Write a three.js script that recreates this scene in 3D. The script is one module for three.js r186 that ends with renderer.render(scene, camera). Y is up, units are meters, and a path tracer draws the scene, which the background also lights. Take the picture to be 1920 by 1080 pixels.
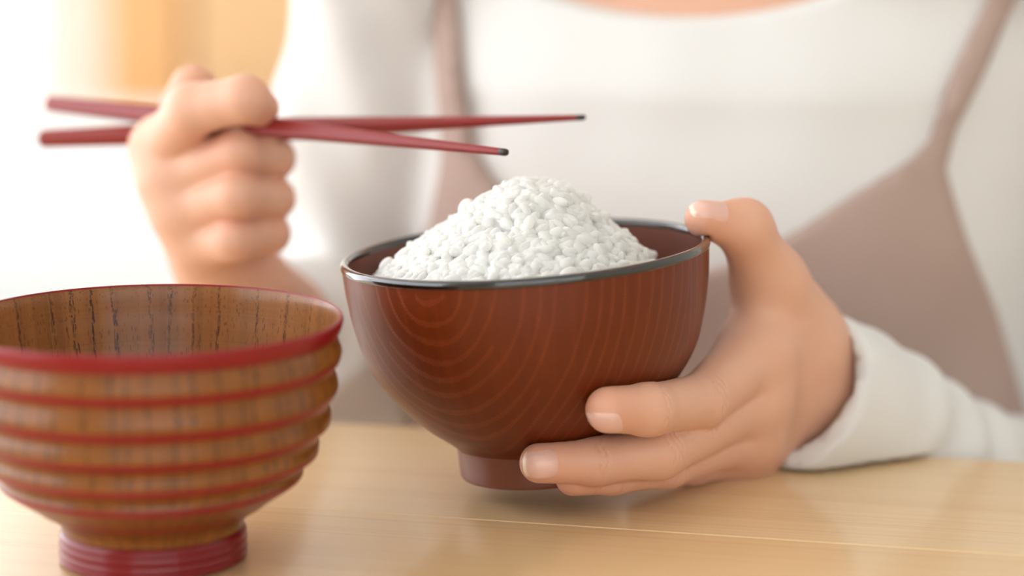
import * as THREE from 'three';
import { RoundedBoxGeometry } from 'three/addons/geometries/RoundedBoxGeometry.js';
import { mergeGeometries } from 'three/addons/utils/BufferGeometryUtils.js';
import { ImprovedNoise } from 'three/addons/math/ImprovedNoise.js';
import { RectAreaLightUniformsLib } from 'three/addons/lights/RectAreaLightUniformsLib.js';

// ------------------------------------------------------------------ camera, sky, lights, exposure
const scene = new THREE.Scene();
const TABLE = 0.72, FOCAL = 4528, PITCH = 10 * Math.PI / 180;          // focal length in pixels of a 1920 x 1080 frame
const camera = new THREE.PerspectiveCamera(2 * Math.atan(540 / FOCAL) * 180 / Math.PI, 16 / 9, 0.05, 60);
camera.position.set(0, TABLE + 0.199, 0);
camera.rotation.x = -PITCH;
camera.focus = 0.735;
camera.userData.fStop = 3.6;
scene.add(camera);
scene.background = new THREE.Color(1.0, 1.05, 1.1);
scene.backgroundIntensity = 5;
const renderer = new THREE.WebGLRenderer({ antialias: true });
renderer.toneMapping = THREE.LinearToneMapping;
renderer.toneMappingExposure = 0.47;
renderer.shadowMap.enabled = true;
RectAreaLightUniformsLib.init();
const ROOM = { x0: -1.5, x1: 2.2, z0: -3.2, z1: 1.9, h: 2.45 };
function windowLight(name, w, h, pos, target, intensity, color) {
  const l = new THREE.RectAreaLight(color, intensity, w, h);
  l.name = name; l.position.set(...pos); l.lookAt(...target); scene.add(l);
}
// daylight entering by the three windows
windowLight('window_light_left', 3.5, 2.0, [ROOM.x0 + 0.02, 1.12, -1.3], [3, 1.12, -1.3], 3.7, 0xf8faff);
windowLight('window_light_back', 0.72, 1.86, [-1.01, 1.18, ROOM.z0 + 0.06], [-1.01, 1.18, 3], 2.6, 0xfafcff);
windowLight('window_light_front', 2.9, 1.35, [0.45, 1.5, ROOM.z1 - 0.02], [0.45, 1.5, -3], 0.9, 0xfffbf5);

// ------------------------------------------------------------------ helpers
const V = (x, y, z) => new THREE.Vector3(x, y, z);
let seed = 7;
const rnd = () => { seed = (seed * 1664525 + 1013904223) >>> 0; return seed / 4294967296; };
const noise = new ImprovedNoise();
const CP = Math.cos(PITCH), SP = Math.sin(PITCH);
// a point of the place, from where the photograph shows it and how far away it is
const P = (px, py, d) => { const a = (px - 960) / FOCAL, b = (540 - py) / FOCAL; return V(a * d, camera.position.y + d * (b * CP - SP), -d * (CP + b * SP)); };
const names = new Map();
const numbered = (n) => { const k = names.get(n) || 0; names.set(n, k + 1); return k ? n + '_' + String(k).padStart(3, '0') : n; };
function mesh(name, geo, mat, parent) {
  const m = new THREE.Mesh(geo, mat); m.name = numbered(name); m.castShadow = m.receiveShadow = true; (parent || scene).add(m); return m;
}
function tag(o, label, category, group) { o.userData.label = label; o.userData.category = category; if (group) o.userData.group = group; return o; }
function thing(name, label, category, pos, group) { const g = new THREE.Group(); g.name = numbered(name); if (pos) g.position.copy(pos); scene.add(g); return tag(g, label, category, group); }
function struct(name, geo, mat, parent) { const m = mesh(name, geo, mat, parent); if (!parent) m.userData.kind = 'structure'; return m; }
const bx = (w, h, d, x, y, z) => new THREE.BoxGeometry(w, h, d).translate(x, y, z);
const rb = (w, h, d, r, x, y, z) => new RoundedBoxGeometry(w, h, d, 4, r).translate(x, y, z);
const mat = (color, roughness, extra = {}) => new THREE.MeshPhysicalMaterial({ color, roughness, ...extra });
const lin = (r, g, b) => new THREE.Color().setRGB(r, g, b);
function canvasTexture(w, h, draw) {
  const c = document.createElement('canvas'); c.width = w; c.height = h; draw(c.getContext('2d'), w, h);
  const t = new THREE.CanvasTexture(c); t.colorSpace = THREE.SRGBColorSpace; t.wrapS = t.wrapT = THREE.RepeatWrapping; return t;
}
const merged = (list) => mergeGeometries(list.map((g) => (g.index ? g.toNonIndexed() : g)));
const clamp = THREE.MathUtils.clamp, lerp = THREE.MathUtils.lerp, sstep = THREE.MathUtils.smoothstep;
// table axes: the far edge runs along EX, EZ points from that edge towards the camera
const YAW = 13.8 * Math.PI / 180;
const EX = V(Math.cos(YAW), 0, Math.sin(YAW)), EZ = V(-Math.sin(YAW), 0, Math.cos(YAW)), EO = V(0.06, TABLE, -0.819);
const B = (x, y, z) => EO.clone().addScaledVector(EX, x).addScaledVector(EZ, z).setY(TABLE + y);     // table / sitter frame -> world
const toB = (p) => { const x = p.x - EO.x, z = p.z - EO.z; return [x * EX.x + z * EX.z, p.y - TABLE, x * EZ.x + z * EZ.z]; };

// ------------------------------------------------------------------ signed distance modelling
function cone(a, b, r1, r2) {                                           // tapered capsule
  const bax = b.x - a.x, bay = b.y - a.y, baz = b.z - a.z, l2 = bax * bax + bay * bay + baz * baz, rr = r1 - r2, a2 = Math.max(l2 - rr * rr, 1e-9), il2 = 1 / l2, sr = Math.sign(rr);
  return (p) => {
    const x = p.x - a.x, y = p.y - a.y, z = p.z - a.z, yy = x * bax + y * bay + z * baz, zz = yy - l2;
    const vx = x * l2 - bax * yy, vy = y * l2 - bay * yy, vz = z * l2 - baz * yy, x2 = vx * vx + vy * vy + vz * vz, y2 = yy * yy * l2, z2 = zz * zz * l2, k = sr * rr * rr * x2;
    if (Math.sign(zz) * a2 * z2 > k) return Math.sqrt(x2 + z2) * il2 - r2;
    if (Math.sign(yy) * a2 * y2 < k) return Math.sqrt(x2 + y2) * il2 - r1;
    return (Math.sqrt(x2 * a2 * il2) + yy * rr) * il2 - r1;
  };
}
const smin = (a, b, k) => { const h = Math.max(k - Math.abs(a - b), 0) / k; return Math.min(a, b) - h * h * k * 0.25; };
const smax = (a, b, k) => -smin(-a, -b, k);
const joined = (list, k) => (p) => { let d = list[0](p); for (let i = 1; i < list.length; i++) d = smin(d, list[i](p), k); return d; };
function surface(sdf, lo, hi, cell, color) {                            // surface nets, vertices pulled onto the zero level
  const nx = Math.ceil((hi.x - lo.x) / cell) + 1, ny = Math.ceil((hi.y - lo.y) / cell) + 1, nz = Math.ceil((hi.z - lo.z) / cell) + 1, val = new Float32Array(nx * ny * nz), p = V(0, 0, 0), S = 6;
  const id = (i, j, k) => i + nx * (j + ny * k);
  for (let k0 = 0; k0 < nz; k0 += S) for (let j0 = 0; j0 < ny; j0 += S) for (let i0 = 0; i0 < nx; i0 += S) {
    p.set(lo.x + (i0 + S / 2) * cell, lo.y + (j0 + S / 2) * cell, lo.z + (k0 + S / 2) * cell);
    const d = sdf(p), far = Math.abs(d) > S * cell * 1.35;
    for (let k = k0; k < Math.min(k0 + S, nz); k++) for (let j = j0; j < Math.min(j0 + S, ny); j++) for (let i = i0; i < Math.min(i0 + S, nx); i++) {
      if (far) val[id(i, j, k)] = d;
      else { p.set(lo.x + i * cell, lo.y + j * cell, lo.z + k * cell); val[id(i, j, k)] = sdf(p); }
    }
  }
  const at = new Int32Array(nx * ny * nz).fill(-1), pos = [], idx = [];
  const E = [[0, 1], [2, 3], [4, 5], [6, 7], [0, 2], [1, 3], [4, 6], [5, 7], [0, 4], [1, 5], [2, 6], [3, 7]];
  for (let k = 0; k < nz - 1; k++) for (let j = 0; j < ny - 1; j++) for (let i = 0; i < nx - 1; i++) {
    const c = []; let m = 0;
    for (let q = 0; q < 8; q++) { c[q] = val[id(i + (q & 1), j + ((q >> 1) & 1), k + (q >> 2))]; if (c[q] < 0) m |= 1 << q; }
    if (m === 0 || m === 255) continue;
    let x = 0, y = 0, z = 0, n = 0;
    for (const [a, b] of E) if (((m >> a) & 1) !== ((m >> b) & 1)) {
      const t = c[a] / (c[a] - c[b]);
      x += (a & 1) + t * ((b & 1) - (a & 1)); y += ((a >> 1) & 1) + t * (((b >> 1) & 1) - ((a >> 1) & 1)); z += (a >> 2) + t * ((b >> 2) - (a >> 2)); n++;
    }
    at[id(i, j, k)] = pos.length / 3; pos.push(lo.x + (i + x / n) * cell, lo.y + (j + y / n) * cell, lo.z + (k + z / n) * cell);
  }
  const quad = (a, b, c, d, flip) => { if (a < 0 || b < 0 || c < 0 || d < 0) return; flip ? idx.push(a, c, b, a, d, c) : idx.push(a, b, c, a, c, d); };
  for (let k = 1; k < nz - 1; k++) for (let j = 1; j < ny - 1; j++) for (let i = 1; i < nx - 1; i++) {
    const v = val[id(i, j, k)] < 0;
    if (v !== val[id(i + 1, j, k)] < 0) quad(at[id(i, j - 1, k - 1)], at[id(i, j, k - 1)], at[id(i, j, k)], at[id(i, j - 1, k)], !v);
    if (v !== val[id(i, j + 1, k)] < 0) quad(at[id(i - 1, j, k - 1)], at[id(i - 1, j, k)], at[id(i, j, k)], at[id(i, j, k - 1)], !v);
    if (v !== val[id(i, j, k + 1)] < 0) quad(at[id(i - 1, j - 1, k)], at[id(i, j - 1, k)], at[id(i, j, k)], at[id(i - 1, j, k)], !v);
  }
  const nor = new Float32Array(pos.length), col = color ? new Float32Array(pos.length) : null, e = cell * 0.35, g = V(0, 0, 0), q = V(0, 0, 0), c3 = new THREE.Color();
  const grad = (p) => {
    q.copy(p); q.x += e; let a = sdf(q); q.x -= 2 * e; g.x = a - sdf(q); q.x = p.x;
    q.y += e; a = sdf(q); q.y -= 2 * e; g.y = a - sdf(q); q.y = p.y;
    q.z += e; a = sdf(q); q.z -= 2 * e; g.z = a - sdf(q); return g;
  };
  for (let i = 0; i < pos.length; i += 3) {
    p.set(pos[i], pos[i + 1], pos[i + 2]);
    for (let s = 0; s < 2; s++) { const l = grad(p).length() / (2 * e); if (l > 0.2) p.addScaledVector(g, -clamp(sdf(p), -cell / 2, cell / 2) * 0.8 / (l * l * 2 * e)); }
    grad(p).normalize();
    pos[i] = p.x; pos[i + 1] = p.y; pos[i + 2] = p.z; nor[i] = g.x; nor[i + 1] = g.y; nor[i + 2] = g.z;
    if (col) { color(p, c3); col[i] = c3.r; col[i + 1] = c3.g; col[i + 2] = c3.b; }
  }
  const geo = new THREE.BufferGeometry();
  geo.setAttribute('position', new THREE.Float32BufferAttribute(pos, 3)); geo.setAttribute('normal', new THREE.BufferAttribute(nor, 3));
  if (col) geo.setAttribute('color', new THREE.BufferAttribute(col, 3));
  geo.setIndex(idx); return geo;
}

// ------------------------------------------------------------------ room
const M = {
  plaster: mat(0xe2e1dc, 0.9), ceiling: mat(0xf5f4f0, 0.95), frame: mat(0xf4f4f2, 0.5), glass: mat(0xffffff, 0, { transmission: 1, ior: 1.45 }),
};
{
  const { x0, x1, z0, z1, h } = ROOM, T = 0.12, W = x1 - x0, D = z1 - z0, cx = (x0 + x1) / 2, cz = (z0 + z1) / 2;
  const floorTex = canvasTexture(1024, 1024, (g, w, hh) => {
    g.fillStyle = '#d2bb9c'; g.fillRect(0, 0, w, hh);
    for (let i = 0; i < 900; i++) { g.fillStyle = `rgba(${90 + rnd() * 40 | 0},${60 + rnd() * 30 | 0},30,${0.05 + rnd() * 0.1})`; g.fillRect(rnd() * w, rnd() * hh, 60 + rnd() * 400, 1 + rnd() * 2); }
  });
  const fg = bx(W + 2 * T, T, D + 2 * T, cx, -T / 2, cz), u = fg.attributes.uv; for (let i = 0; i < u.count; i++) u.setXY(i, u.getX(i) * W, u.getY(i) * D);
  struct('floor', fg, mat(0xffffff, 0.5, { map: floorTex }));
  struct('ceiling', bx(W + 2 * T, T, D + 2 * T, cx, h + T / 2, cz), M.ceiling);
  const holed = (a0, a1, b0, b1, b2, b3, along) => {      // a wall from a0 to a1 with an opening b0..b1 (along), b2..b3 (up)
    const parts = [[a0, b0, 0, h], [b1, a1, 0, h], [b0, b1, 0, b2], [b0, b1, b3, h]].filter(([p, q, r, s]) => q - p > 1e-3 && s - r > 1e-3);
    return mergeGeometries(parts.map(([p, q, r, s]) => along(p, q, r, s)));
  };
  struct('wall_left', holed(z0 - T, z1 + T, -3.1, 0.5, 0.08, 2.16, (p, q, r, s) => bx(T, s - r, q - p, x0 - T / 2, (r + s) / 2, (p + q) / 2)), M.plaster);
  struct('wall_back', holed(x0, x1, -1.4, -0.62, 0.2, 2.15, (p, q, r, s) => bx(q - p, s - r, T, (p + q) / 2, (r + s) / 2, z0 - T / 2)), M.plaster);
  struct('wall_front', holed(x0, x1, -1.0, 1.9, 0.8, 2.18, (p, q, r, s) => bx(q - p, s - r, T, (p + q) / 2, (r + s) / 2, z1 + T / 2)), M.plaster);
  struct('wall_right', bx(T, h, D + 2 * T, x1 + T / 2, h / 2, cz), M.plaster);
  const win = (n, w, hh, panes, pos, ry) => {
    const g = new THREE.Group(); g.name = 'window_' + n; g.userData.kind = 'structure'; g.position.set(...pos); g.rotation.y = ry; scene.add(g);
    const f = 0.05, bars = [bx(w, f, 0.07, 0, hh / 2 - f / 2, 0), bx(w, f, 0.07, 0, -hh / 2 + f / 2, 0)];
    for (let i = 0; i <= panes; i++) bars.push(bx(f, hh, 0.068, -w / 2 + f / 2 + i * (w - f) / panes, 0, 0));
    mesh('window_frame', mergeGeometries(bars), M.frame, g);
    for (let i = 0; i < panes; i++) mesh('pane', bx((w - f) / panes - f, hh - 2 * f, 0.006, -w / 2 + f / 2 + (i + 0.5) * (w - f) / panes, 0, 0), M.glass, g);
  };
  win(1, 3.6, 2.08, 4, [x0 - T / 2, 1.12, -1.3], Math.PI / 2);
  win(2, 0.78, 1.95, 1, [-1.01, 1.175, z0 - T / 2], 0);
  win(3, 2.9, 1.38, 3, [0.45, 1.49, z1 + T / 2], 0);
}
// wooden cupboard against the far wall
const woodTexture = (base, dark, n, len, a0) => canvasTexture(1024, 1024, (g, w, h) => {
  g.fillStyle = base; g.fillRect(0, 0, w, h);
  for (let i = 0; i < n; i++) {
    const y = rnd() * h, x = rnd() * w, l = len * (0.4 + rnd()), t = 0.6 + rnd() * rnd() * 5;
    g.strokeStyle = rnd() < 0.72 ? `rgba(${dark},${a0 * (0.3 + rnd())})` : `rgba(255,240,214,${a0 * (0.3 + rnd())})`; g.lineWidth = t;
    for (const ox of [0, -w]) { g.beginPath(); g.moveTo(x + ox, y); g.bezierCurveTo(x + ox + l * 0.3, y + (rnd() - 0.5) * 8, x + ox + l * 0.6, y + (rnd() - 0.5) * 8, x + ox + l, y + (rnd() - 0.5) * 10); g.stroke(); }
  }
});
{
  const t = woodTexture('#dfb584', '186,130,76', 500, 500, 0.1); t.center.set(0.5, 0.5); t.rotation = Math.PI / 2;
  const body = mat(0xfff0da, 0.5, { map: t }), door = mat(0xffffff, 0.5, { map: t });
  const c = thing('cupboard', 'tall orange-brown wooden cupboard far behind the sitter', 'cupboard', V(0.2, 0, -2.95));
  mesh('carcass', merged([rb(0.09, 1.9, 0.42, 0.006, -0.615, 0.95, 0), rb(0.03, 1.9, 0.42, 0.006, 0.645, 0.95, 0), rb(1.2, 0.03, 0.42, 0.006, 0.03, 1.885, 0), rb(1.2, 0.08, 0.4, 0.006, 0.03, 0.04, 0), bx(1.2, 1.78, 0.012, 0.03, 0.97, -0.195)]), body, c);
  for (let i = 0; i < 2; i++) {
    const d = mesh('door', rb(0.59, 1.78, 0.022, 0.005, -0.268 + i * 0.597, 0.975, 0.2), door, c);
    mesh('handle', rb(0.014, 0.14, 0.02, 0.005, -0.268 + i * 0.597 + (i ? -0.25 : 0.25), 0.95, 0.222), mat(0x9a9a96, 0.35, { metalness: 1 }), d);
  }
}
{ // sofa
  const fab = mat(0xe9e9e6, 0.95, { sheen: 0.3, sheenRoughness: 0.6, sheenColor: lin(1, 1, 1) });
  const s = thing('sofa', 'white fabric sofa in front of the wooden cupboard', 'sofa', V(-0.25, 0, -2.22));
  mesh('sofa_base', rb(1.7, 0.26, 0.78, 0.04, 0, 0.22, 0), fab, s);
  mesh('backrest', rb(1.7, 0.52, 0.2, 0.07, 0, 0.40, -0.33), fab, s);
  for (const x of [-1, 1]) mesh('armrest', rb(0.18, 0.42, 0.78, 0.06, x * 0.8, 0.37, 0), fab, s);
  for (const x of [-1, 1]) mesh('seat_cushion', rb(0.7, 0.14, 0.58, 0.05, x * 0.355, 0.4, 0.08), fab, s);
  for (const x of [-1, 1]) for (const z of [-1, 1]) mesh('leg', new THREE.CylinderGeometry(0.022, 0.016, 0.1, 16).translate(x * 0.76, 0.05, z * 0.32), mat(0x8a6238, 0.5), s);
}
{ // sheer curtain by the far window
  const g = new THREE.PlaneGeometry(0.9, 2.2, 160, 20), p = g.attributes.position;
  for (let i = 0; i < p.count; i++) { const x = p.getX(i); p.setZ(i, 0.022 * Math.sin(x * 62) + 0.012 * Math.sin(x * 27 + 1) + 0.006 * Math.sin(x * 140 + p.getY(i))); }
  g.computeVertexNormals();
  const c = thing('curtain', 'white sheer curtain hanging in folds over the far window', 'curtain', V(-1.05, 0.03, -3.08));
  mesh('curtain_cloth', g.translate(0, 1.1, 0), mat(0xffffff, 1, { transmission: 0.55, side: THREE.DoubleSide }), c);
  mesh('curtain_rail', new THREE.CylinderGeometry(0.012, 0.012, 0.98, 16).rotateZ(Math.PI / 2).translate(0, 2.21, 0), M.frame, c);
}

// ------------------------------------------------------------------ table
{
  const root = thing('dining_table', 'pale varnished wooden dining table that the bowls stand over', 'table', B(0.1, -TABLE, 0.5));
  root.rotation.y = -YAW;
  const wood = [0, 1, 2].map((i) => woodTexture(['#e8c898', '#e5c18e', '#eacb9e'][i], '186,130,72', 420, 620, 0.12));
  const mats = wood.map((t) => mat(0xffffff, 0.3, { map: t, clearcoat: 0.5, clearcoatRoughness: 0.12 }));
  const BW = 0.114;
  for (let i = 0; i < 9; i++) {
    const g = new RoundedBoxGeometry(1.5, 0.03, BW - 0.0003, 2, 0.0006).translate(0, TABLE - 0.015, -0.5 + (i + 0.5) * BW), p = g.attributes.position, u = g.attributes.uv, o = rnd() * 5;
    for (let k = 0; k < p.count; k++) u.setXY(k, (p.getX(k) + o) / 1.1, (p.getZ(k) + p.getY(k) + o) / 0.4);
    mesh('plank', g, mats[i % 3], root);
  }
  const leg = rb(0.06, TABLE - 0.03, 0.06, 0.006, 0, (TABLE - 0.03) / 2, 0);
  for (const x of [-0.68, 0.68]) for (const z of [-0.44, 0.46]) { const l = mesh('leg', leg, mats[0], root); l.position.set(x, 0, z); }
}

// ------------------------------------------------------------------ bowls
const profileCurve = (pts, n) => new THREE.CatmullRomCurve3(pts.map(([r, y]) => V(r, y, 0)), false, 'centripetal').getPoints(n).map((v) => new THREE.Vector2(Math.max(v.x, 0), v.y));
function lathe(pts, seg = 128) { return new THREE.LatheGeometry(pts, seg); }
const mm = (list) => list.map(([a, b]) => [a / 1000, b / 1000]);
// rice bowl: profile as radius and height above the foot, in millimetres
const RH = 72, TILT = 4.2 * Math.PI / 180, riceRim = P(984, 465, 0.76), riceUp = V(-Math.sin(TILT), Math.cos(TILT), 0);
const riceBase = riceRim.clone().addScaledVector(riceUp, -RH / 1000);
const outerRice = mm([[26.4, 10.2], [30, 13.2], [36.2, 18], [44.6, 27], [51.8, 38], [55.6, 51], [57.2, 61], [57.9, 70.2]]);
const outerRiceCurve = profileCurve(outerRice, 60);
const bowlQ = new THREE.Quaternion().setFromAxisAngle(V(0, 0, 1), TILT), bowlInv = bowlQ.clone().invert();
const ricePoly = [[0, 0], [0.0252, 0], [0.0258, 0.0102], ...outerRiceCurve.map((v) => [v.x, v.y]), [0.0578, RH / 1000], [0.0556, RH / 1000]];
const tmp = V(0, 0, 0);
function bowlDist(p) {                                                  // distance to the outside of the solid rice bowl
  tmp.copy(p).sub(riceBase).applyQuaternion(bowlInv);
  const r = Math.hypot(tmp.x, tmp.z), y = tmp.y; let best = 1e9, inside = false;
  const n = ricePoly.length;
  for (let i = 0, j = n; i < n; j = i, i++) {
    const a = i ? ricePoly[i - 1] : [0, RH / 1000], b = ricePoly[i], ex = b[0] - a[0], ey = b[1] - a[1], t = clamp(((r - a[0]) * ex + (y - a[1]) * ey) / (ex * ex + ey * ey + 1e-12), 0, 1);
    const d = Math.hypot(r - a[0] - ex * t, y - a[1] - ey * t); if (d < best) best = d;
    if ((a[1] > y) !== (b[1] > y) && r < ((b[0] - a[0]) * (y - a[1])) / (b[1] - a[1]) + a[0]) inside = !inside;
  }
  const a = ricePoly[n - 1]; if ((a[1] > y) !== (RH / 1000 > y) && r < a[0]) inside = !inside;
  return inside ? -best : best;
}
{
  const W = 2048, H = 820, ARC = Math.PI * 58, HT = 75, sx = W / ARC, sy = H / HT;   // half the way round, repeated twice
  const lines = (g, stroke) => {
    g.strokeStyle = stroke; g.lineWidth = 1.5;
    for (let n = 1; n < 26; n++) {
      const a = 4.6 * n - 2 + (rnd() - 0.5) * 1.4, b = a * 1.38, steps = Math.ceil(a * 3.2), cut = n % 4 === 2 && n < 12;
      let last = [1e9, 1e9];
      for (let k = 0; k <= steps * 6; k++) {
        const f = (k / (steps * 6)) * Math.PI, wob = 0.3 * Math.sin(f * 5 + n) + 0.06 * Math.sin(f * 23 + n * 2), x = -Math.cos(f) * (a + wob), y = Math.sin(f) * (b + wob) - 1.5;
        if (y > HT || Math.abs(x) > ARC / 2) continue;
        const side = Math.abs(Math.cos(f)), gap = lerp(0.8, 1.12, side);
        if (Math.hypot(x - last[0], y - last[1]) < gap) continue;
        last = [x, y];
        if (cut && side > 0.75) continue;
        const hgt = lerp(1.05, 0.56, side) * (0.8 + rnd() * 0.4), wid = lerp(0.3, 0.4, side), px = W / 2 + x * sx, py = y * sy;
        for (const ox of [0, W, -W]) { g.beginPath(); g.ellipse(px + ox, py, wid * sx, hgt * sy, (rnd() - 0.5) * 0.3 + (1 - side) * 0.15, 0, Math.PI * 2); g.stroke(); }
      }
    }
  };
  const s0 = seed;
  const color = canvasTexture(W, H, (g) => {
    g.fillStyle = '#672809'; g.fillRect(0, 0, W, H);
    for (let i = 0; i < 500; i++) { g.fillStyle = `rgba(${rnd() < 0.5 ? '60,14,6' : '150,66,28'},${0.02 + rnd() * 0.03})`; g.fillRect(rnd() * W, rnd() * H * 0.8, 4 + rnd() * 30, 60 + rnd() * 300); }
    lines(g, 'rgba(162,78,40,0.6)');
  });
  seed = s0;
  const bump = canvasTexture(W, H, (g) => { g.fillStyle = '#808080'; g.fillRect(0, 0, W, H); for (let i = 0; i < 500; i++) { rnd(); rnd(); rnd(); rnd(); rnd(); rnd(); } lines(g, '#d8d8d8'); });
  bump.colorSpace = THREE.NoColorSpace;
  color.repeat.set(2, 1); bump.repeat.set(2, 1);
  const lacquer = mat(0xffffff, 0.36, { map: color, bumpMap: bump, bumpScale: 0.00012, specularIntensity: 0.5, clearcoat: 0.15, clearcoatRoughness: 0.2 });
  const inside = mat(lin(0.13, 0.028, 0.012), 0.35, { clearcoat: 0.2, clearcoatRoughness: 0.3 });
  const bowl = thing('rice_bowl', 'red-brown lacquered rice bowl with ring-grain lines and black rim, held tilted in the left hand', 'bowl', riceBase);
  bowl.quaternion.copy(bowlQ);
  const og = lathe(outerRiceCurve, 160), p = og.attributes.position, u = og.attributes.uv;
  for (let i = 0; i < p.count; i++) u.setY(i, 1 - (RH / 1000 - p.getY(i)) * 1000 * 1.12 / HT);          // v measured down the wall from the rim
  const body = mesh('body', og, lacquer, bowl);
  // seat of the growth-ring figure: front-left of the bowl
  const turn = 0.25; for (let i = 0; i < p.count; i++) u.setX(i, u.getX(i) + turn); body.rotation.y = -0.53;
  const tip = outerRiceCurve[outerRiceCurve.length - 1];
  mesh('interior', lathe(profileCurve(mm([[0.01, 13], [18, 14.5], [32, 19.5], [42, 28.5], [49, 39.5], [52.9, 51.5], [54.7, 62], [55.5, 70]]), 40), 128), inside, bowl);
  mesh('rim', lathe(profileCurve([[tip.x - 0.0024, 0.0699], [tip.x - 0.0022, 0.0714], [tip.x - 0.0012, 0.0722], [tip.x, 0.0718], [tip.x + 0.00035, 0.0706], [tip.x + 0.0002, 0.0697], [tip.x - 0.0004, 0.0694]], 24), 160), mat(0x120d0b, 0.16, { clearcoat: 1, clearcoatRoughness: 0.06 }), bowl).userData.label = 'glossy black rim';
  mesh('foot', lathe([...profileCurve(mm([[0.01, 4], [21, 4], [22.6, 2.5], [23, 0.4], [23.8, 0], [25, 0], [25.7, 0.5], [26, 3], [26.2, 8], [26.6, 10.6], [28, 11.6]]), 40)], 128), mat(lin(0.17, 0.045, 0.022), 0.38, { clearcoat: 0.3, clearcoatRoughness: 0.3 }), bowl);
}
// soup bowl with red rings
const soupBase = P(277, 595, 0.69); const SH = soupBase.y - TABLE; soupBase.y = TABLE;
{
  const inTex = canvasTexture(2048, 512, (g, W, H) => {
    g.fillStyle = '#8f5a2c'; g.fillRect(0, 0, W, H);
    for (let i = 0; i < 260; i++) { g.fillStyle = `rgba(${rnd() < 0.5 ? '84,44,18' : '178,118,62'},${0.04 + rnd() * 0.08})`; g.fillRect(rnd() * W, 0, 4 + rnd() * 40, H); }
    for (let i = 0; i < 260; i++) { g.fillStyle = `rgba(60,30,14,${0.03 + rnd() * 0.05})`; g.fillRect(0, rnd() * H, W, 1); }
    g.lineCap = 'round';
    for (let x = 10; x < W; x += 36 + rnd() * 44) {
      let wander = 0; const strong = 0.4 + rnd() * 0.6, wid = 2 + rnd() * 3;
      for (let y = 0; y < H; y += 3 + rnd() * 9) {
        wander += (rnd() - 0.5) * 1.6; const n = 1 + (rnd() * 3 | 0);
        for (let k = 0; k < n; k++) { g.strokeStyle = `rgba(48,22,16,${strong * (0.35 + rnd() * 0.5)})`; g.lineWidth = 0.8 + rnd() * 1.8; const px = x + wander + (rnd() - 0.5) * wid * 2, l = 4 + rnd() * 12; g.beginPath(); g.moveTo(px, y); g.lineTo(px + (rnd() - 0.5) * 2.5, y + l); g.stroke(); }
      }
    }
    for (let i = 0; i < 5200; i++) { const x = rnd() * W, y = rnd() * H; g.strokeStyle = `rgba(52,24,16,${0.2 + rnd() * 0.4})`; g.lineWidth = 0.7 + rnd(); g.beginPath(); g.moveTo(x, y); g.lineTo(x + (rnd() - 0.5), y + 3 + rnd() * 6); g.stroke(); }
  });
  const outTex = canvasTexture(2048, 512, (g, W, H) => {
    g.fillStyle = '#86501f'; g.fillRect(0, 0, W, H);
    for (let i = 0; i < 420; i++) { g.fillStyle = `rgba(${rnd() < 0.55 ? '92,52,20' : '170,104,44'},${0.04 + rnd() * 0.08})`; g.fillRect(rnd() * W, rnd() * H, 6 + rnd() * 60, 20 + rnd() * 120); }
    for (let i = 0; i < 700; i++) { g.fillStyle = `rgba(${rnd() < 0.6 ? '48,26,12' : '196,132,64'},${0.06 + rnd() * 0.12})`; g.fillRect(rnd() * W, rnd() * H, 100 + rnd() * 500, 1 + rnd() * 1.5); }
    for (let x = 10; x < W; x += 22 + rnd() * 30) { let w = 0; for (let y = 0; y < H; y += 6) { w += (rnd() - 0.5) * 2; g.fillStyle = `rgba(40,22,14,${0.15 + rnd() * 0.35})`; g.fillRect(x + w, y, 2 + rnd() * 6, 8); } }
  });
  const gloss = { clearcoat: 0.25, clearcoatRoughness: 0.12, specularIntensity: 0.5 };
  const bowl = thing('soup_bowl', 'empty wooden soup bowl ringed with red lacquer bands, in front of the rice bowl', 'bowl', soupBase);
  const H = SH * 1000, y = (d) => (H - d) / 1000;
  const knots = [[53.6, 1.2], [53.2, 3.4], [52.3, 5.6], [52.8, 8], [53.2, 10.6], [52.5, 13.2], [51.7, 15.6], [52.2, 18.2], [52.3, 21], [51.2, 23.6], [50.0, 26], [50.4, 28.4], [50.1, 31], [48.3, 33.4], [46.9, 35.6], [47.1, 37.8], [46.4, 40.2], [44.2, 42.2], [42.4, 44], [42.4, 45.8], [40.8, 48], [37.6, 50.6], [34.5, 52.6], [31, 55], [27.6, 57.4], [25.9, 59.6], [25.4, 61.6]].map(([r, d], i) => [(r + lerp(2.0, 0.5, d / 62) + (i > 1 && i < 22 ? 0.32 * Math.cos((d - [1, 10.6, 20.6, 30, 39, 46.4, 53][Math.min(6, Math.round(d / 9.4))]) / 10 * 2 * Math.PI) : 0)) / 1000, y(d)]);
  const outline = profileCurve([...knots].reverse(), 260);
  mesh('body', lathe(outline, 160), mat(0xffffff, 0.35, { map: outTex, ...gloss }), bowl);
  mesh('interior', lathe(profileCurve([[0.00001, y(57)], [0.02, y(56)], [0.034, y(49)], [0.044, y(38)], [0.0502, y(24)], [0.0531, y(10)], [0.0542, y(2)], [0.0547, y(0.3)]], 60), 160), mat(0xffffff, 0.33, { map: inTex, ...gloss }), bowl);
  const red = mat(lin(0.25, 0.006, 0.008), 0.34, { ...gloss }), band = (d0, d1) => {
    const pts = outline.filter((v) => v.y <= y(d0) && v.y >= y(d1)); if (pts.length < 3) return;
    const o = pts.map((v, i) => new THREE.Vector2(v.x + 0.00028 * Math.sin(Math.PI * clamp(i / (pts.length - 1), 0.03, 0.97)) + 0.00006, v.y));
    mesh('red_band', lathe([pts[0], ...o, pts[pts.length - 1]], 160), red, bowl);
  };
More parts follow.
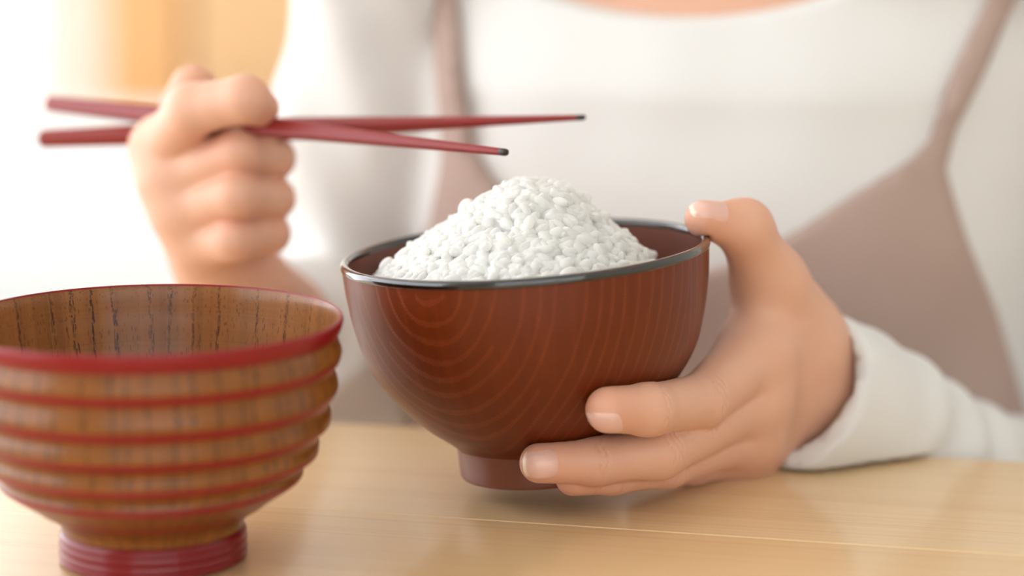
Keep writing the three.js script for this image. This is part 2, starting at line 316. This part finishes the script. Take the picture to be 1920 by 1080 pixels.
  for (const [a, b] of [[11.4, 14.6], [21.6, 25.0], [30.6, 33.8], [38.8, 41.6], [45.6, 48.2], [53.6, 54.9]]) band(a, b);
  mesh('rim', lathe(profileCurve([[52.6, 0.4], [52.9, -0.1], [53.4, 0.1], [53.75, 0.9], [53.5, 2.6], [52.9, 4.2], [52.2, 5.4]].map(([r, d]) => [(r + 2) / 1000, y(d)]).reverse(), 40), 160), red, bowl).userData.label = 'red lacquered rim';
  const fp = []; for (let i = 0; i <= 60; i++) { const d = lerp(61.4, H - 0.8, i / 60), wave = 0.35 * Math.abs(Math.sin((d - 61.4) / 2.6 * Math.PI / 1)); fp.push([(26.2 + (d < 69 ? wave : 0.25) + 0.6 * sstep(d, 61, 64)) / 1000, y(d)]); }
  mesh('foot', lathe([new THREE.Vector2(0, 0.004), new THREE.Vector2(0.022, 0.004), new THREE.Vector2(0.0235, 0), new THREE.Vector2(0.0255, 0), ...fp.reverse().map(([r, h]) => new THREE.Vector2(r, h)), new THREE.Vector2(0.0252, y(61))], 128), mat(lin(0.2, 0.008, 0.011), 0.3, gloss), bowl).userData.label = 'ridged red foot';
}

// ------------------------------------------------------------------ cooked rice
{
  const C = P(988, 470, 0.76), scale = 0.76 / FOCAL, geos = [];
  // height of the heap over the rim, against distance from its middle (pixels of the photograph, turned to metres)
  const hgt = (r) => { const k = [[0, 124], [45, 122], [75, 112], [130, 76], [165, 50], [205, 24], [250, -6], [290, -38], [330, -75]]; for (let i = 1; i < k.length; i++) if (r <= k[i][0]) return lerp(k[i - 1][1], k[i][1], (r - k[i - 1][0]) / (k[i][0] - k[i - 1][0])); return -90; };
  const top = (x, z) => { const px = x / scale, r = Math.hypot(px < 15 ? (px - 15) * 1.05 : (px - 15) * 1.24, z / scale), n = noise.noise(x * 90, z * 90, 3) * 7 + noise.noise(x * 240, z * 240, 8) * 4; return (hgt(r) + n) * scale * 1.0; };
  const filler = new THREE.CircleGeometry(0.0505, 64, 0), core = [], idx = [], R = 26, A = 64;
  for (let i = 0; i <= R; i++) for (let j = 0; j < A; j++) { const r = 0.05 * i / R, a = j / A * Math.PI * 2, x = Math.cos(a) * r, z = Math.sin(a) * r; core.push(x, Math.max(top(x, z) - 0.0005, -0.03), z); }
  for (let i = 0; i < R; i++) for (let j = 0; j < A; j++) { const a = i * A + j, b = i * A + (j + 1) % A, c = a + A, d = b + A; idx.push(a, b, c, b, d, c); }
  const cg = new THREE.BufferGeometry(); cg.setAttribute('position', new THREE.Float32BufferAttribute(core, 3)); cg.setIndex(idx); cg.computeVertexNormals(); geos.push(cg);
  const g0 = new THREE.SphereGeometry(1, 10, 8), gp = g0.attributes.position;
  for (let i = 0; i < gp.count; i++) { const y = gp.getY(i), f = 1 - 0.12 * y; gp.setX(i, gp.getX(i) * f); gp.setZ(i, gp.getZ(i) * f * 0.86); }
  g0.deleteAttribute('uv'); g0.computeVertexNormals();
  const m = new THREE.Matrix4(), q = new THREE.Quaternion(), up = V(0, 1, 0), tan = V(0, 0, 0);
  for (let i = 0; i < 2300; i++) {
    const r = 0.0505 * Math.sqrt(rnd()), a = rnd() * Math.PI * 2, x = Math.cos(a) * r, z = Math.sin(a) * r, y = top(x, z), e = 0.002;
    const n = V(top(x - e, z) - top(x + e, z), 2 * e, top(x, z - e) - top(x, z + e)).normalize();
    tan.set(rnd() - 0.5, rnd() - 0.5, rnd() - 0.5).addScaledVector(n, -0.0).normalize(); tan.addScaledVector(n, -tan.dot(n) * (rnd() < 0.22 ? 0.35 : 0.85)).normalize();
    q.setFromUnitVectors(up, tan);
    const l = 0.0027 + rnd() * 0.0008, w = 0.00165 + rnd() * 0.0003;
    m.compose(V(x, y, z).addScaledVector(n, -0.0011 + rnd() * 0.0012 + (rnd() < 0.035 ? 0.0008 + rnd() * 0.0014 : 0)), q, V(w, l, w));
    geos.push(g0.clone().applyMatrix4(m));
  }
  const rice = mesh('cooked_rice', mergeGeometries(geos.map((g) => { g.deleteAttribute('uv'); return g; })), mat(lin(0.985, 0.98, 0.955), 0.8, { transmission: 0.55, clearcoat: 0.18, clearcoatRoughness: 0.2 }));
  rice.position.copy(C); tag(rice, 'heaped mound of glossy white cooked rice in the held bowl', 'rice'); rice.userData.kind = 'stuff';
}

// ------------------------------------------------------------------ chopsticks
const lacquerRed = mat(lin(0.24, 0.018, 0.017), 0.42, { specularIntensity: 0.7, clearcoat: 0.15, clearcoatRoughness: 0.3 });
function chopstick(tail, tip, r0, rm, r1, roll, label) {
  const dir = tip.clone().sub(tail), L = dir.length(); dir.normalize();
  const g = thing('chopstick', label, 'chopstick', tail, 'pair of red chopsticks');
  g.quaternion.setFromUnitVectors(V(0, 1, 0), dir); g.quaternion.multiply(new THREE.Quaternion().setFromAxisAngle(V(0, 1, 0), roll));
  const ring = (y, r, sq, n = 32) => { const o = []; for (let i = 0; i < n; i++) { const a = i / n * Math.PI * 2, c = Math.cos(a), s = Math.sin(a), k = lerp(1, 1 / Math.pow(c ** 8 + s ** 8, 1 / 8), sq); o.push(c * r * k, y, s * r * k); } return o; };
  const build = (rows) => {
    const pos = [], idx = [], n = 32; rows.forEach(([y, r, sq]) => pos.push(...ring(y, r, sq)));
    for (let i = 0; i < rows.length - 1; i++) for (let j = 0; j < n; j++) { const a = i * n + j, b = i * n + (j + 1) % n; idx.push(a, a + n, b, b, a + n, b + n); }
    const c0 = pos.length / 3; pos.push(0, rows[0][0], 0, 0, rows[rows.length - 1][0], 0); const e = (rows.length - 1) * n;
    for (let j = 0; j < n; j++) { idx.push(c0, j, (j + 1) % n); idx.push(c0 + 1, e + (j + 1) % n, e + j); }
    const q = new THREE.BufferGeometry(); q.setAttribute('position', new THREE.Float32BufferAttribute(pos, 3)); q.setIndex(idx); q.computeVertexNormals(); return q;
  };
  const rows = [[0, r0 * 0.86, 0.8], [0.0006, r0, 0.9]]; for (let i = 1; i <= 14; i++) { const t = i / 14; rows.push([t * (L - 0.003), t < 0.45 ? lerp(r0, rm, t / 0.45) : lerp(rm, r1, (t - 0.45) / 0.55), lerp(0.9, 0.15, sstep(t, 0.5, 1))]); }
  mesh('stick', build(rows), lacquerRed, g);
  mesh('tip', build([[L - 0.003, r1 * 1.0, 0.1], [L - 0.0012, r1 * 1.03, 0], [L - 0.0003, r1 * 0.85, 0], [L, r1 * 0.4, 0]]), mat(0x2a1410, 0.4), g).userData.label = 'dark tip';
}
chopstick(P(93, 195, 0.882), P(952, 286, 0.752), 0.0027, 0.0035, 0.00118, 0.5, 'red chopstick whose dark tip points down just above the rice');
chopstick(P(77, 260, 0.868), P(1098, 220, 0.79), 0.0026, 0.0034, 0.00095, 0.2, 'red chopstick crossing behind the other, its tip highest and farthest out');

// ------------------------------------------------------------------ the sitter
const person = thing('person', 'seated person in white sweater and mauve strapped dress, holding chopsticks and a rice bowl', 'person', B(0, -TABLE, -0.2));
const local = (g) => g.translate(-person.position.x, -person.position.y, -person.position.z);
const overTable = (p) => { const [, h, z] = toB(p); return Math.max(-z - 0.0, h - 0.0008, -0.034 - h); };
// --- skeleton of the arms
const A = {
  shoulderR: P(712, -80, 0.96), elbowR: P(625, 720, 1.03), wristR: P(458, 565, 0.872),
  shoulderL: P(2090, -70, 0.93), elbowL: P(2125, 1150, 1.0), wristL: P(1500, 722, 0.822),
};
const chain = (pts, radii) => pts.slice(1).map((p, i) => cone(pts[i], p, radii[i], radii[i + 1]));
const reds = [];
function hand(spec) {                                                   // palm bones, fingers and thumb as tapered capsules joined smoothly
  const { wrist, fingers, thumb, palmR, arm } = spec, list = [];
  const palm = fingers.map((f, i) => cone(wrist[i], f.j[0], palmR[i][0], palmR[i][1]));
  for (let i = 0; i < 3; i++) palm.push(cone(fingers[i].j[0], fingers[i + 1].j[0], palmR[i][1] * 0.93, palmR[i + 1][1] * 0.93));
  palm.push(...arm);
  const palmD = joined(palm, spec.palmBlend || 0.009), fd = fingers.map((f) => joined(chain(f.j, f.r), 0.003)), td = joined(chain(thumb.j, thumb.r), 0.006);
  for (const f of [...fingers, thumb]) f.j.slice(1).forEach((p, i) => reds.push([p, i === f.j.length - 2 ? 0.011 : 0.008, i === f.j.length - 2 ? 0.9 : 0.45]));
  return (p) => {
    let d = fd[0](p); for (let i = 1; i < 4; i++) d = smin(d, fd[i](p), 0.0012);
    return smin(smin(d, palmD(p), spec.rootBlend || 0.0055), td(p), spec.thumbBlend || 0.006);
  };
}
// right hand, closed round the chopsticks
const rh = {
  wrist: [P(440, 555, 0.866), P(450, 560, 0.866), P(462, 560, 0.868), P(472, 560, 0.872)],
  palmR: [[0.0155, 0.0115], [0.0155, 0.0115], [0.015, 0.0112], [0.0145, 0.0105]],
  arm: [cone(P(455, 545, 0.868), A.elbowR, 0.0175, 0.03), cone(P(400, 480, 0.86), P(440, 540, 0.868), 0.014, 0.016)],
  fingers: [
    { j: [P(308, 280, 0.846), P(362, 205, 0.816), P(460, 186, 0.806), P(488, 202, 0.812)], r: [0.0105, 0.0086, 0.0078, 0.0064] },
    { j: [P(326, 335, 0.842), P(452, 282, 0.822), P(514, 296, 0.836), P(470, 310, 0.855)], r: [0.0102, 0.0079, 0.0069, 0.0062] },
    { j: [P(350, 392, 0.842), P(446, 366, 0.822), P(514, 372, 0.837), P(470, 380, 0.855)], r: [0.01, 0.0079, 0.0069, 0.0062] },
    { j: [P(382, 452, 0.845), P(440, 448, 0.828), P(507, 438, 0.84), P(468, 442, 0.856)], r: [0.0098, 0.0076, 0.0066, 0.006] },
  ],
  thumb: { j: [P(420, 430, 0.872), P(378, 310, 0.872), P(350, 218, 0.862), P(364, 167, 0.85)], r: [0.015, 0.0115, 0.0096, 0.0086] },
};
rh.thumbBlend = 0.0018; rh.rootBlend = 0.0035; rh.palmBlend = 0.006;
const handR = hand(rh);
// left hand, cradling the bowl; fingertips are brought into touch with it along the line of sight
function touch(px, py, r, d0) { for (let d = d0; d < d0 + 0.08; d += 0.0004) if (bowlDist(P(px, py, d)) < r * 0.93) return d; return d0 + 0.04; }
const tj = (px, py, r, back = 0) => P(px, py, touch(px, py, r, 0.66) + back);
const lh = {
  wrist: [P(1515, 665, 0.818), P(1512, 700, 0.816), P(1508, 740, 0.818), P(1500, 775, 0.822)],
  palmR: [[0.0145, 0.0115], [0.014, 0.011], [0.0135, 0.0105], [0.0125, 0.0098]],
  arm: [cone(P(1515, 715, 0.818), A.elbowL, 0.0185, 0.03)],
  fingers: [
    { j: [P(1418, 660, 0.784), P(1315, 752, 0.752), tj(1215, 768, 0.0077), tj(1141, 768, 0.007)], r: [0.0113, 0.0084, 0.0077, 0.0069] },
    { j: [P(1405, 745, 0.785), P(1235, 848, 0.744), tj(1118, 864, 0.0073), tj(1012, 868, 0.0064)], r: [0.011, 0.0082, 0.0072, 0.0062] },
    { j: [P(1395, 808, 0.792), P(1250, 868, 0.758), P(1150, 886, 0.748), P(1075, 896, 0.742)], r: [0.0102, 0.0077, 0.0066, 0.0056] },
    { j: [P(1395, 842, 0.802), P(1300, 868, 0.782), P(1245, 876, 0.774), P(1205, 880, 0.77)], r: [0.0092, 0.0068, 0.006, 0.0052] },
  ],
  thumb: { j: [P(1488, 625, 0.806), P(1442, 530, 0.786), P(1396, 426, 0.768), P(1318, 411, 0.757)], r: [0.0165, 0.0116, 0.008, 0.0058] },
  thumbBlend: 0.009,
};
const handL0 = hand(lh);
const creases = [];
for (const f of lh.fingers) for (const k of [1, 2]) { const ax = f.j[k + 1].clone().sub(f.j[k - 1]).normalize(); for (const o of k === 2 ? [-0.0011, 0.0006] : [-0.0022, -0.0004, 0.0016]) creases.push([f.j[k].clone().addScaledVector(ax, o), ax]); }
const crease = (p) => { let d = 0; for (const [c, a] of creases) { const x = p.x - c.x, y = p.y - c.y, z = p.z - c.z, q = x * x + y * y + z * z; if (q > 1.4e-4) continue; const t = (x * a.x + y * a.y + z * a.z + 0.0006 * Math.sin(p.y * 900 + c.x * 4000)) / 0.00045; if (t * t < 6) d += 0.00022 * Math.exp(-t * t); } return d; };
for (let i = 0; i < 3; i++) for (const k of [1, 2]) reds.push([rh.fingers[i].j[k].clone().lerp(rh.fingers[i + 1].j[k], 0.5), 0.007, 1]);  // between right-hand fingers: redder skin, partly the light glow of creases put into colour
const handL = (p) => smax(handL0(p) + crease(p), -bowlDist(p) + 0.0001, 0.0012);
// --- trunk, in the sitter's frame: half widths, half depths and middle against height over the table
const TR = [[-0.3, 0.17, 0.13, -0.2], [-0.2, 0.165, 0.12, -0.2], [-0.1, 0.135, 0.1, -0.185], [0, 0.125, 0.1, -0.175], [0.06, 0.132, 0.108, -0.172], [0.11, 0.138, 0.1, -0.172], [0.15, 0.15, 0.085, -0.178], [0.185, 0.145, 0.07, -0.186], [0.215, 0.1, 0.058, -0.194], [0.24, 0.06, 0.05, -0.196], [0.27, 0.04, 0.04, -0.19]];
const trunkX = -0.012;
function trunk(p, grow = 0) {
  const [x, h, z] = toB(p); let i = 1; while (i < TR.length - 1 && TR[i][0] < h) i++;
  const a = TR[i - 1], b = TR[i], t = sstep(h, a[0], b[0]), w = lerp(a[1], b[1], t), d = lerp(a[2], b[2], t), c = lerp(a[3], b[3], t), q = Math.hypot((x - trunkX) / w, (z - c) / d);
  return Math.max((q - 1) * Math.min(w, d) * (q > 1 ? 1 : 1) * 0.9 - grow, h - 0.27, -0.32 - h);
}
const neck = [cone(B(trunkX, 0.2, -0.19), B(trunkX, 0.3, -0.165), 0.06, 0.052), cone(B(trunkX - 0.09, 0.19, -0.19), B(trunkX, 0.23, -0.19), 0.04, 0.05), cone(B(trunkX + 0.09, 0.19, -0.19), B(trunkX, 0.23, -0.19), 0.04, 0.05)];
const hd = (x, y, z) => B(trunkX + x, y, -0.14 + z);
const ell = (c, rx, ry, rz) => (p) => { const [x, y, z] = toB(p), [a, b, e] = toB(c), k = Math.hypot((x - a) / rx, (y - b) / ry, (z - e) / rz); return (k - 1) * Math.min(rx, ry, rz); };
const headParts = [ell(hd(0, 0.405, -0.02), 0.074, 0.092, 0.09), ell(hd(0, 0.35, 0.015), 0.058, 0.068, 0.062), cone(hd(0, 0.395, 0.066), hd(0, 0.362, 0.083), 0.009, 0.012), cone(hd(-0.02, 0.323, 0.066), hd(0.02, 0.323, 0.066), 0.009, 0.009),
  cone(hd(-0.012, 0.357, 0.072), hd(0.012, 0.357, 0.072), 0.008, 0.008), cone(hd(-0.075, 0.41, -0.02), hd(-0.072, 0.365, -0.012), 0.012, 0.009), cone(hd(0.075, 0.41, -0.02), hd(0.072, 0.365, -0.012), 0.012, 0.009)];
const headD = joined(headParts, 0.014), eyes = [-0.03, 0.03].map((x) => ell(hd(x, 0.392, 0.071), 0.015, 0.008, 0.012));
const head = (p) => smax(headD(p), -Math.min(eyes[0](p), eyes[1](p)), 0.004);
const legs = [-1, 1].map((s) => [B(trunkX + s * 0.08, -0.24, -0.2), B(trunkX + s * 0.09, -0.215, 0.2), B(trunkX + s * 0.09, -0.64, 0.16), B(trunkX + s * 0.09, -0.7, 0.27)]);
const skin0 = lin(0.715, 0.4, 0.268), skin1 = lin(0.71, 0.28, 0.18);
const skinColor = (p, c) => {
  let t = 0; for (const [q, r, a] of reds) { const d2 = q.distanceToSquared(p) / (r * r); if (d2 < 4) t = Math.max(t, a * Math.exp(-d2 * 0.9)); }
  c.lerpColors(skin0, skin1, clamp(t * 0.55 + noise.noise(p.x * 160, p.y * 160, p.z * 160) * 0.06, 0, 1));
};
const skinBump = (() => {
  const N = 512, d = new Uint8Array(N * N * 4);
  for (let y = 0; y < N; y++) for (let x = 0; x < N; x++) { const u = x / N, v = y / N, w = (k) => { const a = noise.noise(u * k, v * k, k), b = noise.noise((u - 1) * k, v * k, k), c = noise.noise(u * k, (v - 1) * k, k), e = noise.noise((u - 1) * k, (v - 1) * k, k); return lerp(lerp(a, b, u), lerp(c, e, u), v); }; const h = clamp(128 + 150 * Math.abs(w(46)) + 90 * w(90) - 30, 0, 255); d.set([h, h, h, 255], (y * N + x) * 4); }
  const t = new THREE.DataTexture(d, N, N); t.magFilter = THREE.LinearFilter; t.wrapS = t.wrapT = THREE.RepeatWrapping; t.needsUpdate = true; return t;
})();
const skin = mat(0xffffff, 0.48, { vertexColors: true, bumpMap: skinBump, bumpScale: 0.00009, sheen: 0.15, sheenRoughness: 0.5, sheenColor: lin(1, 0.8, 0.7) });
const boundsOf = (pts, m) => { const b = new THREE.Box3().setFromPoints(pts); b.min.subScalar(m); b.max.addScalar(m); return b; };
const armsBody = joined([cone(A.shoulderR, A.elbowR, 0.022, 0.024), cone(A.elbowR, A.wristR, 0.026, 0.018), cone(A.shoulderL, A.elbowL, 0.034, 0.026), cone(A.elbowL, A.wristL, 0.026, 0.018)], 0.01);
const legsBody = joined(legs.flatMap((l) => chain(l, [0.07, 0.05, 0.034, 0.028])), 0.03);
const bodyD = (p) => { const [, h] = toB(p); return smin(smin(smin(trunk(p, -0.006), joinedNeck(p), 0.02), armsBody(p), 0.004), legsBody(p), 0.03); };
const joinedNeck = joined(neck, 0.03);
{
  const geos = [];
  const all = (f) => [...f.fingers.flatMap((q) => q.j), ...f.thumb.j, ...f.wrist];
  let b = boundsOf(all(lh), 0.02); geos.push(surface(handL, b.min, b.max, 0.00105, skinColor));
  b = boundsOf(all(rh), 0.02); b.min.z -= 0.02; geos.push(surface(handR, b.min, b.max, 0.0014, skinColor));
  b = boundsOf([hd(0, 0.3, 0), hd(0, 0.5, 0)], 0.0); b.min.sub(V(0.13, 0.0, 0.13)); b.max.add(V(0.13, 0.02, 0.14));
  geos.push(surface((p) => smin(head(p), joinedNeck(p), 0.02), b.min, b.max, 0.005, skinColor));
  b = boundsOf([B(-0.35, -0.72, -0.4), B(0.45, 0.3, 0.32), B(-0.35, -0.72, 0.32), B(0.45, 0.3, -0.4)], 0.02); b.min.y = 0.002;
  // the coarse trunk and limbs stop where the fine hands take over
  const coarse = (p) => Math.max(bodyD(p) + 0.003, -overTable(p), 0.05 - p.distanceTo(A.wristR), 0.05 - p.distanceTo(A.wristL), 0.004 - p.y);
  geos.push(surface(coarse, b.min, b.max, 0.011, skinColor));
  const all3 = mergeGeometries(geos), bp = all3.attributes.position, uv = new Float32Array(bp.count * 2);
  for (let i = 0; i < bp.count; i++) { uv[i * 2] = (bp.getX(i) + 0.3 * bp.getZ(i)) / 0.022; uv[i * 2 + 1] = (bp.getY(i) + 0.6 * bp.getZ(i)) / 0.022; }
  all3.setAttribute('uv', new THREE.BufferAttribute(uv, 2));
  mesh('body', local(all3), skin, person);
}
// --- fingernails laid on the finished skin
function nail(sdf, center, along, out, L, W, label) {
  const n = out.clone().normalize(), a = along.clone().addScaledVector(n, -along.dot(n)).normalize(), s = V(0, 0, 0).crossVectors(n, a), N = 14, pos = [], idx = [], col = [];
  const drop = (q) => { let t = 0.02; for (let i = 0; i < 60; i++) { const d = sdf(q.clone().addScaledVector(n, t)); if (d < 0.00003) break; t -= d * 0.9; if (t < -0.008) { t = -0.008; break; } } return q.clone().addScaledVector(n, t); };
  for (let i = 0; i <= N; i++) for (let j = 0; j <= N; j++) {
    let u = i / N * 2 - 1, v = j / N * 2 - 1; const r = Math.max(Math.abs(u), Math.abs(v)), sq = Math.pow(Math.abs(u) ** 3.2 + Math.abs(v) ** 3.2, 1 / 3.2) || 1; const k = r / sq; const uu = u * k, vv = v * k;
    const q = drop(center.clone().addScaledVector(a, uu * L).addScaledVector(s, vv * W)), edge = sstep(r, 0.8, 1);
    q.addScaledVector(n, lerp(0.00042, uu > 0.75 ? 0.0003 : -0.0002, edge)); pos.push(q.x, q.y, q.z);
    const tipness = sstep(uu, 0.72, 0.8); col.push(lerp(0.77, 0.86, tipness), lerp(0.46, 0.64, tipness), lerp(0.37, 0.48, tipness));
  }
  for (let i = 0; i < N; i++) for (let j = 0; j < N; j++) { const p = i * (N + 1) + j; idx.push(p, p + N + 1, p + 1, p + 1, p + N + 1, p + N + 2); }
  const g = new THREE.BufferGeometry(); g.setAttribute('position', new THREE.Float32BufferAttribute(pos, 3)); g.setAttribute('color', new THREE.Float32BufferAttribute(col, 3)); g.setIndex(idx); g.computeVertexNormals();
  mesh('fingernail', local(g), nailMat, person).userData.label = label;
}
const nailMat = mat(0xffffff, 0.28, { vertexColors: true, clearcoat: 0.4, clearcoatRoughness: 0.2, side: THREE.DoubleSide });
const camDir = (x, y, z) => V(x, y * CP + z * SP, z * CP - y * SP);       // right, up, towards the camera
nail(handL, P(1138, 772, 0.725), camDir(-1, -0.12, 0), camDir(-0.12, -0.3, 0.95), 0.0058, 0.0046, 'pink nail of the upper finger on the bowl');
nail(handL, P(1013, 878, 0.727), camDir(-1, -0.1, 0), camDir(-0.1, -0.4, 0.91), 0.0055, 0.0043, 'pink nail of the lower finger by the bowl foot');
nail(handL, P(1330, 398, 0.757), camDir(-1, -0.05, 0.1), camDir(-0.1, 0.62, 0.78), 0.0062, 0.0052, 'pale nail of the thumb on the rim');

// --- clothes
const fold = (p, s, f) => noise.noise(p.x * f, p.y * f * 0.7, p.z * f) * s;
const upperR = cone(A.shoulderR, A.elbowR, 0.034, 0.042), foreR = cone(A.elbowR, A.wristR, 0.042, 0.03);
const cuffL = P(1482, 716, 0.812), dirL = A.wristL.clone().sub(A.elbowL).normalize(), cuffR = A.wristR.clone().lerp(A.elbowR, 0.35), dirR = A.wristR.clone().sub(A.elbowR).normalize();
const upperL = cone(A.shoulderL, A.elbowL, 0.056, 0.046), foreL = cone(A.elbowL, P(1470, 708, 0.806), 0.042, 0.0285);
const cuffHole = cone(cuffL.clone().addScaledVector(dirL, -0.022), cuffL.clone().addScaledVector(dirL, 0.03), 0.0225, 0.0265);
const neckC = (() => { const p = P(1262, 36, 0.9), q = toB(p); return [q[0], q[1]]; })();
const wool = mat(lin(0.74, 0.73, 0.705), 0.95, { sheen: 0.4, sheenRoughness: 0.5, sheenColor: lin(1, 1, 0.98) });
{
  const sweater = (p) => {
    const [x, h, z] = toB(p);
    const along = V(p.x - cuffL.x, p.y - cuffL.y, p.z - cuffL.z).dot(dirL), alongR = V(p.x - cuffR.x, p.y - cuffR.y, p.z - cuffR.z).dot(dirR);
    const fl = fold(p, 0.006, 30) + 0.0016 * Math.sin(along * 190 + p.y * 60) * sstep(-along, 0.02, 0.05), fr = fold(p, 0.004, 30) + 0.002 * Math.sin(p.y * 70 + p.x * 160); const sl = smin(smax(smax(foreL(p) + fl, along, 0.003), -cuffHole(p), 0.002), upperL(p) + fold(p, 0.007, 24), 0.02);
    const sr = smin(smax(foreR(p) + fr, alongR, 0.004), upperR(p) + fr, 0.02);
    let d = smin(smin(trunk(p, 0.006) + fold(p, 0.002, 22), sl, 0.004), sr, 0.004);
    const k = Math.hypot((x - neckC[0]) / 0.1, (h - neckC[1] - 0.052) / 0.052);
    if (z > -0.3) d = smax(d, (1 - k) * 0.052, 0.004);
    d = Math.max(d, h - 0.235, -0.16 - h);
    return smax(d, -overTable(p), 0.002);
  };
  const b = boundsOf([A.shoulderL, A.shoulderR, A.elbowL, A.elbowR, cuffL, cuffR, B(trunkX, 0.24, -0.3), B(trunkX - 0.1, -0.17, -0.3), B(trunkX, 0, -0.04)], 0.065);
  mesh('sweater', local(surface(sweater, b.min, b.max, 0.0042)), wool, person).userData.label = 'white knitted sweater';
}
{
  // outline of the dress front: unprojected onto the chest
  const onChest = (px, py) => {
    let q = null; for (let d = 0.75; d < 1.2 && !q; d += 0.001) { const p = P(px, py, d); if (trunk(p, 0.011) < 0) q = toB(p); }
    if (!q) { const o = camera.position, d = P(px, py, 1).sub(o), t = B(0, 0, -0.13).sub(o).dot(EZ) / d.dot(EZ); q = toB(o.clone().addScaledVector(d, t)); }
    return [q[0], q[1]];
  };
  const poly = [[1885, -120], [1850, 0], [1778, 150], [1738, 270], [1690, 312], [1600, 366], [1490, 436], [1400, 486], [1300, 516], [1200, 518], [1090, 490], [990, 420], [920, 335], [885, 280], [870, 200], [850, 0], [842, -120],
    [792, -120], [798, 0], [818, 200], [822, 300], [800, 420], [740, 560], [640, 700], [520, 1200], [400, 1900], [2300, 1900], [2050, 1200], [1900, 700], [1868, 590], [1805, 430], [1772, 320], [1790, 250], [1840, 150], [1905, 0], [1945, -120]].map(([x, y]) => onChest(x, y));
  const poly2 = (x, y) => { let best = 1e9, ins = false; for (let i = 0, j = poly.length - 1; i < poly.length; j = i++) { const a = poly[j], c = poly[i], ex = c[0] - a[0], ey = c[1] - a[1], t = clamp(((x - a[0]) * ex + (y - a[1]) * ey) / (ex * ex + ey * ey), 0, 1), d = Math.hypot(x - a[0] - ex * t, y - a[1] - ey * t); if (d < best) best = d; if ((a[1] > y) !== (c[1] > y) && x < ((c[0] - a[0]) * (y - a[1])) / (c[1] - a[1]) + a[0]) ins = !ins; } return ins ? -best : best; };
  const thighs = joined(legs.flatMap((l) => [cone(l[0], l[1], 0.095, 0.075)]), 0.05);
  const dress = (p) => {
    const [x, h] = toB(p);
    const top = smax(trunk(p, 0.011) + fold(p, 0.002, 30), poly2(x, h), 0.003);
    return Math.max(smin(h < -0.02 ? trunk(p, 0.013) : top, thighs(p) + fold(p, 0.006, 14), 0.03), h - 0.24, -(overTable(p)));
  };
  const b = boundsOf([B(-0.2, -0.36, -0.36), B(0.26, 0.25, 0.3), B(-0.2, 0.25, -0.36), B(0.26, -0.36, 0.3)], 0.02);
  mesh('dress', local(surface(dress, b.min, b.max, 0.005)), mat(lin(0.44, 0.32, 0.272), 0.95, { sheen: 0.4, sheenRoughness: 0.5, sheenColor: lin(0.9, 0.8, 0.75) }), person).userData.label = 'greyish mauve strapped dress';
}
{ // hair, eyes, shoes: above and below the frame
  const cap = joined([ell(hd(0, 0.418, -0.032), 0.086, 0.094, 0.1), cone(hd(-0.07, 0.4, -0.04), hd(-0.075, 0.28, -0.03), 0.026, 0.016), cone(hd(0.07, 0.4, -0.04), hd(0.075, 0.28, -0.03), 0.026, 0.016), cone(hd(0, 0.39, -0.08), hd(0, 0.27, -0.07), 0.06, 0.035)], 0.02);
  const face = ell(hd(0, 0.375, 0.1), 0.062, 0.085, 0.075);
  const b = boundsOf([hd(0, 0.25, 0), hd(0, 0.5, 0)], 0.0); b.min.sub(V(0.14, 0.02, 0.17)); b.max.add(V(0.14, 0.03, 0.13));
  mesh('hair', local(surface((p) => smax(cap(p) + 0.0015 * Math.sin(p.x * 500), -face(p), 0.01), b.min, b.max, 0.005)), mat(0x1d1512, 0.45), person);
  for (const x of [-0.03, 0.03]) { const c = hd(x, 0.392, 0.062); const e = mesh('eye', local(new THREE.SphereGeometry(0.012, 24, 16).translate(c.x, c.y, c.z)), mat(0xf3efe9, 0.2), person); const q = hd(x, 0.391, 0.0728); mesh('iris', local(new THREE.SphereGeometry(0.0048, 16, 12).translate(q.x, q.y, q.z)).translate(0, 0, 0), mat(0x2b1a10, 0.1), e); }
}

scene.traverse((o) => { if (o.isMesh) o.castShadow = o.receiveShadow = true; });
renderer.render(scene, camera);
